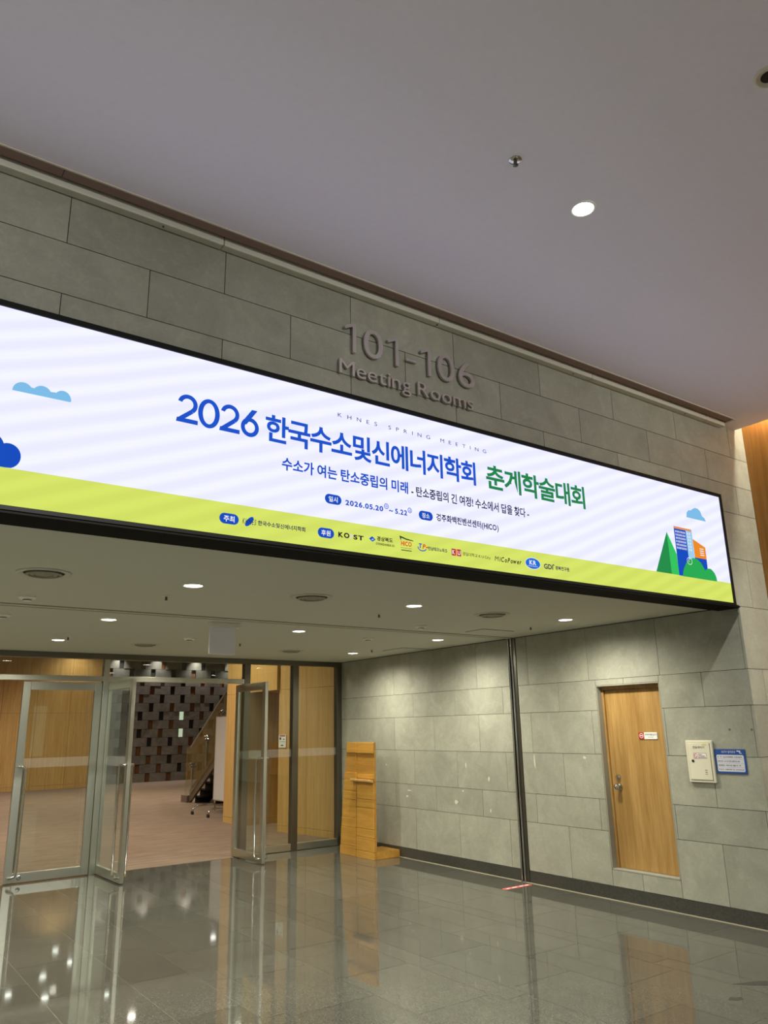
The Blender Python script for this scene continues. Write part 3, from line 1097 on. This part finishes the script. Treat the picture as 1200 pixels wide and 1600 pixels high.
def sprinkler(loc, label, group=None, r=0.032):
    x, y, z = loc
    t = thing('sprinkler', label, 'sprinkler', loc, group)
    MB().lathe(loc, [(r, 0.0), (r, -0.003), (r * .7, -0.007), (0.0001, -0.008)], (0, 0, 1), 24).build('escutcheon', 'chrome' if group is None else 'railm', t, smooth=True)
    h = MB().cyl((x, y, z - .006), (x, y, z - .026), 0.009, 12)
    h.lathe((x, y, z - .026), [(0.0001, 0), (0.008, -0.001), (0.014, -0.006), (0.004, -0.01), (0.0001, -0.011)], (0, 0, 1), 14)
    h.build('head', 'darksteel', t)
    return t


sprinkler((-4.071, -1.475, ZC), 'small sprinkler head beside the lit downlight in the high ceiling')
gs = 'sprinklers in the low ceiling'
sprinkler((-4.515, 1.912, HC), 'small sprinkler behind the front downlight over the glass doors', gs, 0.03)
sprinkler((-2.547, 1.934, HC), 'small sprinkler behind the front downlight of the middle line', gs, 0.03)
sprinkler((-0.599, 1.957, HC), 'small sprinkler behind the front downlight beside the door wall', gs, 0.03)
sprinkler((-2.603, 4.695, HC), 'small sprinkler near the hanging blank sign, before the back row', gs, 0.022)
sprinkler((-0.72, 4.70, HC), 'small sprinkler near the square ceiling hatch', gs, 0.022)
sprinkler((-4.49, 4.86, HC), 'small sprinkler by the back downlight over the glass doors', gs, 0.022)


def detector(loc, label):
    t = thing('smoke_detector', label, 'smoke detector', loc, 'white detectors in the low ceiling')
    MB().lathe(loc, [(0.062, 0.0), (0.062, -0.012), (0.05, -0.02), (0.0001, -0.021)], (0, 0, 1), 28).build('base_plate', 'white', t, smooth=True)
    MB().lathe(loc, [(0.03, -0.02), (0.028, -0.034), (0.0001, -0.036)], (0, 0, 1), 24).build('sensor_head', 'white', t, smooth=True)
    MB().lathe(loc, [(0.0305, -0.024), (0.0305, -0.029)], (0, 0, 1), 24).build('vent_slot', 'black', t)


detector((-5.382, 2.425, HC), 'white smoke detector before the ceiling track, near the large round vent')
detector((-5.363, 3.468, HC), 'white smoke detector just behind the ceiling track at the picture edge')
detector((-3.32, 4.451, HC), 'white smoke detector beside the hanging blank sign')
detector((-1.537, 3.589, HC), 'white smoke detector between the middle row downlights')
detector((-1.668, 2.442, HC), 'white smoke detector before the track, near the vent by the door wall')


def vent(loc, label):
    t = thing('ceiling_vent', label, 'vent', loc, 'round air diffusers in the low ceiling')
    MB().lathe(loc, [(0.165, 0.0), (0.165, -0.006), (0.15, -0.012), (0.125, -0.006), (0.122, 0.0)], (0, 0, 1), 48).build('outer_ring', 'paint2', t, smooth=True)
    MB().lathe((loc[0], loc[1], loc[2]), [(0.124, -0.002), (0.0001, -0.002)], (0, 0, 1), 40).build('throat', 'joint', t)
    c = MB()
    for r in (0.105, 0.075, 0.045):
        c.lathe(loc, [(r, -0.004), (r + .006, -0.014), (r - .012, -0.02), (r - .016, -0.012)], (0, 0, 1), 40)
    c.disc((loc[0], loc[1], loc[2] - .018), 0.03, (0, 0, -1), 24)
    c.build('diffuser_cone', 'exhaust', t, smooth=True)


vent((-5.483, 1.441, HC), 'round ceiling vent in the front row nearest the picture edge')
vent((-3.533, 1.437, HC), 'round ceiling vent in the front row, midway along the screen')
vent((-1.594, 1.476, HC), 'round ceiling vent in the front row nearest the door wall')
vent((-3.526, 5.284, HC), 'round ceiling vent in the back row over the open glass doors')
vent((-1.608, 5.263, HC), 'round ceiling vent in the back row over the fixed glass panels')


def hatch(x0, x1, y0, y1, label):
    t = thing('ceiling_hatch', label, 'access panel', ((x0 + x1) / 2, (y0 + y1) / 2, HC), 'access panels in the low ceiling')
    f = MB()
    w_ = 0.008
    f.box(x0, x1, y0, y0 + w_, HC - .003, HC).box(x0, x1, y1 - w_, y1, HC - .003, HC).box(x0, x0 + w_, y0 + w_, y1 - w_, HC - .003, HC).box(x1 - w_, x1, y0 + w_, y1 - w_, HC - .003, HC)
    f.build('frame', 'joint', t)
    MB().box(x0 + w_, x1 - w_, y0 + w_, y1 - w_, HC - .004, HC).build('panel', 'paint2', t)


hatch(-0.51, -0.06, 4.30, 4.75, 'square ceiling hatch near the wall above the plywood stand')
hatch(-0.92, -0.47, 2.33, 2.62, 'faint ceiling hatch just before the track near the guide rail')

# shutter slot across the low ceiling and its guide rail on the wall
sl = thing('ceiling_track', 'thin double-lined metal track crossing the low ceiling', 'track', (-3.57, 2.86, HC))
for (a, b) in ((2.80, 2.815), (2.905, 2.92)):
    MB().box(-7.13, -0.02, a, b, HC - .006, HC).build('edge_strip', 'exhaust', sl)
for (a, b) in ((2.8155, 2.826), (2.894, 2.9045)):
    MB().box(-7.13, -0.02, a, b, HC - .002, HC).build('slot', 'joint', sl)
MB().box(-7.13, -0.02, 2.827, 2.893, HC - .005, HC).build('closing_bar', 'paint2', sl)
gr = thing('shutter_guide', 'tall chrome shutter guide rail running down the stone wall', 'guide rail', (0.0, 2.85, 0.0))
MB().box(-0.012, 0.11, 2.885, 2.910, 0.0, HC - .002).tube([(-0.012, 2.8975, 0), (-0.012, 2.8975, HC - .002)], 0.0125, 16).build('channel_flange', 'chrome', gr, smooth=True)
MB().box(-0.012, 0.11, 2.842, 2.866, 0.0, HC - .002).tube([(-0.012, 2.854, 0), (-0.012, 2.854, HC - .002)], 0.012, 16).build('channel_flange', 'chrome', gr, smooth=True)
MB().box(0.03, 0.11, 2.866, 2.885, 0.0, HC - .002).build('channel_slot', 'black', gr)
MB().box(-0.004, 0.11, 2.796, 2.842, 0.0, HC - .002).build('cover_strip', 'darksteel', gr, bevel=0.002)

# hanging blank sign
hs = thing('hanging_sign', 'blank pale sign panel hanging from the low ceiling', 'sign', (-3.51, 3.13, HC))
MB().box(-3.655, -3.345, 3.09, 3.17, HC - 0.045, HC - .001).build('mount_box', 'white', hs, bevel=0.004)
MB().box(-3.648, -3.385, 3.115, 3.14, 2.335, HC - 0.045).build('sign_panel', 'signpanel', hs, bevel=0.004)

# ------------------------------------------------------------------ glazed partition
gp = thing('glass_partition', 'steel framed glass partition across the back of the recess', 'partition', (-3.57, D, 0.0))
MB().box(-7.13, -0.002, D - .05, D + .05, 2.56, HC - .001).build('header_rail', 'darksteel', gp, bevel=0.002)
MB().box(-7.13, -1.635, D - .045, D + .045, 2.283, 2.347).build('transom_bar', 'steel', gp, bevel=0.003)
for (a, b) in ((-3.605, -3.535), (-1.635, -1.545), (-0.85, -0.755), (-0.085, -0.004), (-7.13, -7.06)):
    MB().box(a, b, D - .05, D + .05, 0.0, 2.56).build('mullion', 'steel' if a < -3 else 'darksteel', gp, bevel=0.003)
MB().box(-5.40, -5.33, D - .05, D + .05, 0.0, 2.283).build('mullion', 'steel', gp, bevel=0.003)
for (a, b) in ((-1.545, -0.85), (-0.755, -0.085), (-7.06, -5.40)):
    MB().box(a, b, D - .04, D + .04, 0.005, 0.095).build('bottom_rail', 'steel', gp, bevel=0.003)
for (a, b, z0, z1) in ((-1.545, -0.85, 0.095, 2.56), (-0.755, -0.085, 0.095, 2.56), (-3.535, -1.635, 2.347, 2.56), (-7.06, -3.605, 2.347, 2.56), (-7.06, -5.40, 0.095, 2.283)):
    p = MB().box(a, b, D - .005, D + .005, z0, z1).build('glass_pane', 'glass', gp)
    if z1 - z0 > 1:
        MB().quad([(a, D - .007, 1.262), (b, D - .007, 1.262), (b, D - .007, 1.372), (a, D - .007, 1.372)]).build('frosted_band', 'frost', p, normals=False)


def glass_door(label, hinge, ang, width, sgn, lock=True):
    """leaf built along local +x from the hinge, then turned about it"""
    t = thing('glass_door', label, 'door', (0, 0, 0), 'steel framed glass door leaves')
    W, th, H0, H1 = width, 0.022, 0.014, 2.268
    sw, rt, rb = 0.088, 0.10, 0.10
    MB().box(0, sw, -th, th, H0, H1).build('stile', 'steel', t, bevel=0.003)
    MB().box(W - sw, W, -th, th, H0, H1).build('stile', 'steel', t, bevel=0.003)
    MB().box(sw, W - sw, -th, th, H1 - rt, H1).build('top_rail', 'steel', t, bevel=0.003)
    br = MB().box(sw, W - sw, -th, th, H0, H0 + rb).build('bottom_rail', 'steel', t, bevel=0.003)
    p = MB().box(sw, W - sw, -.005, .005, H0 + rb, H1 - rt).build('glass_pane', 'glass', t)
    MB().quad([(sw, -.007, 1.262), (W - sw, -.007, 1.262), (W - sw, -.007, 1.372), (sw, -.007, 1.372)]).build('frosted_band', 'frost', p, normals=False)
    g_ = MB()
    for s in (1, -1):
        gx = MB()
    for s in (1, -1):
        x = W - 0.045
        xi = W - 0.115
        off = s * 0.075
        pts = [(x, s * th, 1.285), (x, off * 0.8, 1.285)]
        pts += [(x - 0.015, off * 0.97, 1.28), (xi + 0.02, off, 1.27), (xi, off, 1.235)]
        pts += [(xi, off, 0.12), (xi + 0.02, off, 0.085), (x - 0.015, off * 0.97, 0.076), (x, off * 0.8, 0.072), (x, s * th, 0.072)]
        # resample straight part
        MB().tube(pts, 0.0135, 14).build('pull_handle', 'chrome', t, smooth=True)
    if lock:
        lx = W - 0.16
        MB().lathe((lx, -th, H0 + .05), [(0.026, 0), (0.026, .004), (0.016, .007), (0.0001, .007)], (0, -1, 0), 20).build('floor_lock', 'chrome', br, smooth=True)
    t.location = (hinge[0], hinge[1], 0)
    t.rotation_euler = (0, 0, ang)
    if sgn < 0:
        t.scale = (1, -1, 1)
    return t


glass_door('closed glass door leaf with the frosted band, under the transom', (-3.608, D), math.pi, 0.935, -1)
glass_door('open glass door leaf swung forward beside the closed leaf', (-3.515, D + 0.02), math.radians(-88.0), 0.93, 1)
glass_door('open glass door leaf swung forward beside the fixed glass panels', (-1.675, D + 0.10), math.radians(-89.5), 0.905, -1)

# ------------------------------------------------------------------ plywood display stand
sd = thing('display_stand', 'orange plywood display stand with ledge, leaning beside the stone wall', 'display stand', (-0.3, 5.55, 0.0))
YA, YM = 5.135, 5.56


def yl(z):
    return 5.965 - 0.092 * z


def panel(y0a, y0b, y1a, y1b, z0, z1, x, tk, name, mat='ply', bev=0.003):
    MB().prism([(x, y0a, z0), (x, y1a, z0), (x, y1b, z1), (x, y0b, z1)], (tk, 0, 0)).build(name, mat, sd, bevel=bev)


panel(YA, YA, YM - .004, YM - .004, 0.0, 1.456, -0.40, 0.02, 'back_board', 'plyshade')
panel(YM + .004, YM + .004, yl(0) - .01, yl(1.46) - .01, 0.0, 1.456, -0.40, 0.02, 'back_board', 'plyshade')
for i, (z0, z1, d) in enumerate(((1.315, 1.456, .014), (0.99, 1.044, .010), (0.729, 0.935, .012), (0.625, 0.724, .016), (0.364, 0.62, .019), (0.261, 0.359, .022), (0.09, 0.256, .025), (0.0, 0.085, .03))):
    panel(YA + .012, YA + .012, YM - .006, YM - .006, z0, z1, -0.40 - d, d, 'pocket_front')
for i, (z0, z1, d) in enumerate(((1.318, 1.456, .012), (0.964, 1.056, .012), (0.823, 0.96, .014), (0.707, 0.819, .017), (0.478, 0.703, .02), (0.356, 0.474, .023), (0.123, 0.352, .026), (0.0, 0.119, .03))):
    e = 0.035 if z1 < 1.2 else 0.0
    panel(YM + .006, YM + .006, yl(z0) - .04 + e, yl(z1) - .04 + e, z0, z1, -0.40 - d, d, 'pocket_front')
lg = MB().prism([(-0.41, YA + .02, 0.935), (-0.41, YA + .02, 0.975), (-0.475, YA + .03, 0.985), (-0.475, YA + .03, 0.955)], (0, 0.46, 0))
lg.build('ledge', 'woodpale', sd, bevel=0.006)
MB().box(-0.40, -0.005, 5.15, 5.55, 0.0, 0.09).build('foot', 'ply', sd, bevel=0.003)

# ------------------------------------------------------------------ control box, notice, floor marking
cb = thing('control_box', 'cream metal control box mounted on the wall beside the oak door', 'control box', (0.0, 0.56, 1.12))
MB().box(-0.024, -0.001, 0.428, 0.687, 1.122, 1.481).build('case', 'boxcream', cb, bevel=0.004)
MB().box(-0.0255, -0.0235, 0.446, 0.669, 1.142, 1.461).build('gasket', 'boxshade', cb)
dr = MB().box(-0.03, -0.025, 0.45, 0.665, 1.146, 1.457).build('box_door', 'boxcream', cb, bevel=0.002)
t_ = MB()
P = xplane(-0.0305)
put_text(t_, '연동제어기', (0.612, 0.497, 1.410, 1.432), P, 0, 0.012)
t_.build('lettering', 'ink', dr)
wn = MB()
wn.quad([P(0.612, 1.325), P(0.484, 1.325), P(0.484, 1.373), P(0.612, 1.373)], 0)
P2 = xplane(-0.0308)
for (a, b, c, d) in ((0.612, 0.484, 1.370, 1.373), (0.612, 0.484, 1.325, 1.328), (0.612, 0.609, 1.325, 1.373), (0.487, 0.484, 1.325, 1.373)):
    wn.quad([P2(a, c), P2(b, c), P2(b, d), P2(a, d)], 1)
wn.lathe((-0.0309, 0.591, 1.349), [(0.0145, 0), (0.0185, 0)], (-1, 0, 0), 24, 1)
wn.quad([P2(0.602, 1.357), P2(0.599, 1.360), P2(0.580, 1.341), P2(0.583, 1.338)], 1)
for k, (a, b) in enumerate(((0.567, 0.53), (0.567, 0.50), (0.567, 0.49))):
    z = 1.359 - k * 0.0115
    wn.quad([P2(a, z - .0025), P2(b, z - .0025), P2(b, z + .0025), P2(a, z + .0025)], 2)
for k in range(3):
    z = 1.228 - k * 0.017
    wn.quad([P2(0.515, z - .002), P2(0.492, z - .002), P2(0.492, z + .002), P2(0.515, z + .002)], 2)
wn.quad([P2(0.521, 1.442), P2(0.475, 1.442), P2(0.475, 1.450), P2(0.521, 1.450)], 3)
wn.build('warning_lettering', ['paper', 'red', 'ink', 'yellowtag'], dr)
MB().lathe((-0.03, 0.624, 1.305), [(0.0125, 0), (0.0125, 0.004), (0.009, 0.006), (0.0001, 0.006)], (-1, 0, 0), 20).build('lock', 'black', dr)

nt = thing('notice_sign', 'blue and white CCTV notice sign beside the cream control box', 'sign', (0.0, 0.27, 1.2))
MB().box(-0.008, -0.001, 0.133, 0.416, 1.205, 1.409).build('backing', 'blue', nt, bevel=0.001)
Q = xplane(-0.0085)
wpn = MB()
q_ = [(0.403 - 0.008 + 0.008 * math.cos(a), 0) for a in ()]
wpn.quad([Q(0.402, 1.230), Q(0.394, 1.222), Q(0.156, 1.222), Q(0.148, 1.230), Q(0.148, 1.353), Q(0.156, 1.361), Q(0.394, 1.361), Q(0.402, 1.353)])
for z in (1.326, 1.291, 1.256):
    pass
wpn.build('text_panel', 'lilac', nt)
Q2 = xplane(-0.0089)
tx = MB()
for k, s in enumerate(('목    적 : 시설 및 화재예방, 고객안전관리', '촬영시간 : 24시간 연속 촬영 및 녹화', '촬영범위 : 로비 및 건물 내 · 외', '책 임 자 : 시설운영팀 TEL. 054)702-1114')):
    z = 1.343 - k * 0.0345
    put_text(tx, s, (0.394, (0.165, 0.188, 0.185, 0.158)[k], z - .008, z + .006), Q2, 0, 0.018)
    if k < 3:
        tx.quad([Q2(0.396, z - .0175), Q2(0.154, z - .0175), Q2(0.154, z - .0165), Q2(0.396, z - .0165)], 0)
tx.build('lettering', 'ink', nt)
hd = MB()
put_text(hd, 'CCTV 설치안내', (0.350, 0.222, 1.376, 1.396), Q2, 0, 0.012)
hd.quad([Q2(0.206, 1.399), Q2(0.170, 1.395), Q2(0.172, 1.386), Q2(0.208, 1.390)], 0)
hd.quad([Q2(0.186, 1.388), Q2(0.178, 1.387), Q2(0.174, 1.378), Q2(0.160, 1.378), Q2(0.160, 1.373), Q2(0.180, 1.373)], 0)
hd.build('heading', 'lilac', nt)

fs = thing('floor_marking', 'narrow red strip sticker on the floor under the guide rail', 'floor sticker', (-0.26, 2.74, 0.0))
r = 0.035
pts = [(-0.46 + r + r * math.cos(a), 2.737 + r * math.sin(a), 0.0) for a in [math.radians(90 + k * 15) for k in range(13)]]
pts += [(-0.05 - r + r * math.cos(a), 2.737 + r * math.sin(a), 0.0) for a in [math.radians(-90 + k * 15) for k in range(13)]]
MB().prism(pts, (0, 0, 0.0012)).build('film', 'redtape', fs)
dash = MB()
for (a, b) in ((-0.41, -0.36), (-0.33, -0.26), (-0.22, -0.17), (-0.14, -0.09)):
    dash.quad([(a, 2.725, .0016), (b, 2.725, .0016), (b, 2.748, .0016), (a, 2.748, .0016)])
dash.build('lettering', 'paper', fs)
a = MB()
a.quad([(-1.44, -0.40, .0006), (-1.36, -0.50, .0006), (-1.2, -0.62, .0006), (-1.10, -0.60, .0006), (-1.25, -0.47, .0006)])
o = a.build('floor_stain', 'stain', None, normals=False)
tag(o, 'dark slate-coloured patch on the polished floor before the door wall', 'stain')
a = MB()
a.quad([(-1.73, -0.545, .0006), (-1.70, -0.59, .0006), (-1.64, -0.60, .0006), (-1.62, -0.565, .0006), (-1.66, -0.555, .0006), (-1.67, -0.53, .0006)])
o = a.build('floor_stain', 'stain', None, normals=False)
tag(o, 'small dark smudge on the polished floor near the larger patch', 'stain')

# ------------------------------------------------------------------ lobby things
pp = thing('door_sign', 'small white notice plate with red header on the pale oak wall', 'sign', (0.02, 8.4, 1.34))
Vd = Vector((0.28, -1.12, 0)).normalized()


def pier(yv):     # x on the slanting pier face
    return 0.0 + (8.6 - yv) * 0.17


def PF(a, b, d=0.0):
    return (pier(a) - 0.006 - d, a, b)


mb = MB()
mb.prism([PF(8.58, 1.345), PF(8.385, 1.345), PF(8.385, 1.555), PF(8.58, 1.555)], (-0.006, 0, 0), 0)
mb.build('plate', 'paper', pp)
mb = MB()
mb.quad([PF(8.557, 1.530, .008), PF(8.41, 1.530, .008), PF(8.41, 1.549, .008), PF(8.557, 1.549, .008)])
mb.build('red_header', 'red', pp, normals=False)
mb = MB()
for (a0, a1, z0, z1) in ((8.555, 8.51, 1.475, 1.515), (8.46, 8.42, 1.475, 1.49), (8.555, 8.40, 1.44, 1.446), (8.52, 8.45, 1.375, 1.392)):
    mb.quad([PF(a0, z0, .008), PF(a1, z0, .008), PF(a1, z1, .008), PF(a0, z1, .008)])
mb.build('lettering', 'ink', pp, normals=False)

wb = thing('whiteboard', 'wheeled whiteboard seen edge-on beside the oak pier', 'whiteboard', (0.55, 12.2, 0.0))
MB().box(0.43, 0.475, 11.3, 12.25, 0.27, 1.93).build('board', 'wbside', wb, bevel=0.006)
f = MB().box(0.425, 0.48, 11.29, 12.262, 1.93, 1.945).box(0.425, 0.48, 11.29, 12.262, 0.255, 0.27).box(0.425, 0.48, 12.25, 12.262, 0.27, 1.93)
f.build('edge_frame', 'steel', wb)
for yv in (12.2, 11.4):
    f = MB()
    f.tube([(0.452, yv, 0.30), (0.452, yv, 0.16)], 0.018, 10)
    f.tube([(0.0, yv + .08, 0.06), (0.02, yv + .07, 0.12), (0.10, yv + .05, 0.165), (0.452, yv, 0.18), (0.80, yv, 0.165), (0.88, yv, 0.12), (0.9, yv, 0.06)], 0.018, 10)
    f.build('foot', 'chrome', wb, smooth=True)
    for xv, yy in ((0.0, yv + .08), (0.9, yv)):
        MB().cyl((xv - .02, yy, 0.036), (xv + .02, yy, 0.036), 0.036, 16).build('caster', 'rubber', wb)
MB().tube([(0.452, 12.2, 0.16), (0.452, 12.2, 0.05)], 0.014, 10).build('leg', 'chrome', wb)

sc_ = thing('staircase', 'dark staircase with glass balustrade in the lobby', 'staircase', (1.5, 14.0, 0.0))


def zs(y):   # nosing line, rising towards the viewer
    return (14.935 - y) * 0.618


for x in (1.0, 2.6):
    mb = MB()
    mb.prism([(x, 14.95, 0.0), (x, 14.95, 0.30), (x, 10.8, 0.30 + 4.15 * 0.615), (x, 10.8, 4.15 * 0.615)], (0.06, 0, 0))
    mb.build('stringer', 'brownsteel', sc_)
for x in (1.35,):
    mb = MB()
    mb.prism([(x, 14.6, 0.0), (x, 14.35, 0.0), (x, 10.8, 2.10), (x, 10.8, 2.27)], (0.2, 0, 0))
    mb.build('beam', 'brownsteel', sc_)
for k in range(13):
    y = 14.75 - k * 0.28
    z = 0.17 + k * 0.172
    MB().box(1.06, 2.6, y - 0.28, y, z - 0.03, z).box(1.06, 2.6, y - .01, y, z - .172, z - .0301).build('tread', 'joint', sc_)
gl_ = MB().prism([(0.975, 15.2, 0.16), (0.975, 15.2, 1.26), (0.975, 14.95, 1.265), (0.975, 10.8, 1.265 + 4.15 * .632), (0.975, 10.8, 0.2 + 4.15 * .632), (0.975, 14.9, 0.16)], (0.012, 0, 0))
gl_.build('glass_balustrade', mat_glass('stair_glass', (0.82, 0.84, 0.76)), sc_)
MB().tube([(0.981, 14.95, 1.27), (0.981, 10.8, 1.27 + 4.15 * .632)], 0.02, 10).build('glass_edge', 'exhaust', sc_)
MB().box(0.94, 1.04, 14.97, 15.34, 0.0, 0.16).build('newel_block', 'brownsteel', sc_, bevel=0.004)
for (y, z0, z1) in ((14.78, 0.36, 0.87), (13.96, 0.87, 1.50), (13.1, 1.4, 2.05)):
    MB().cyl((0.955, y, z0), (0.955, y, z1), 0.012, 10).build('post', 'chrome', sc_)
    b = MB()
    for dz in (0.0, -0.06):
        b.cyl((0.90, y + .04 + dz, z1 + dz + .01), (0.99, y + .04 + dz, z1 + dz + .01), 0.025, 12)
    b.cyl((0.93, y + .09, z1 + .0), (0.93, y - .06, z1 + .06), 0.012, 8)
    b.build('glass_clamp', 'chrome', sc_)
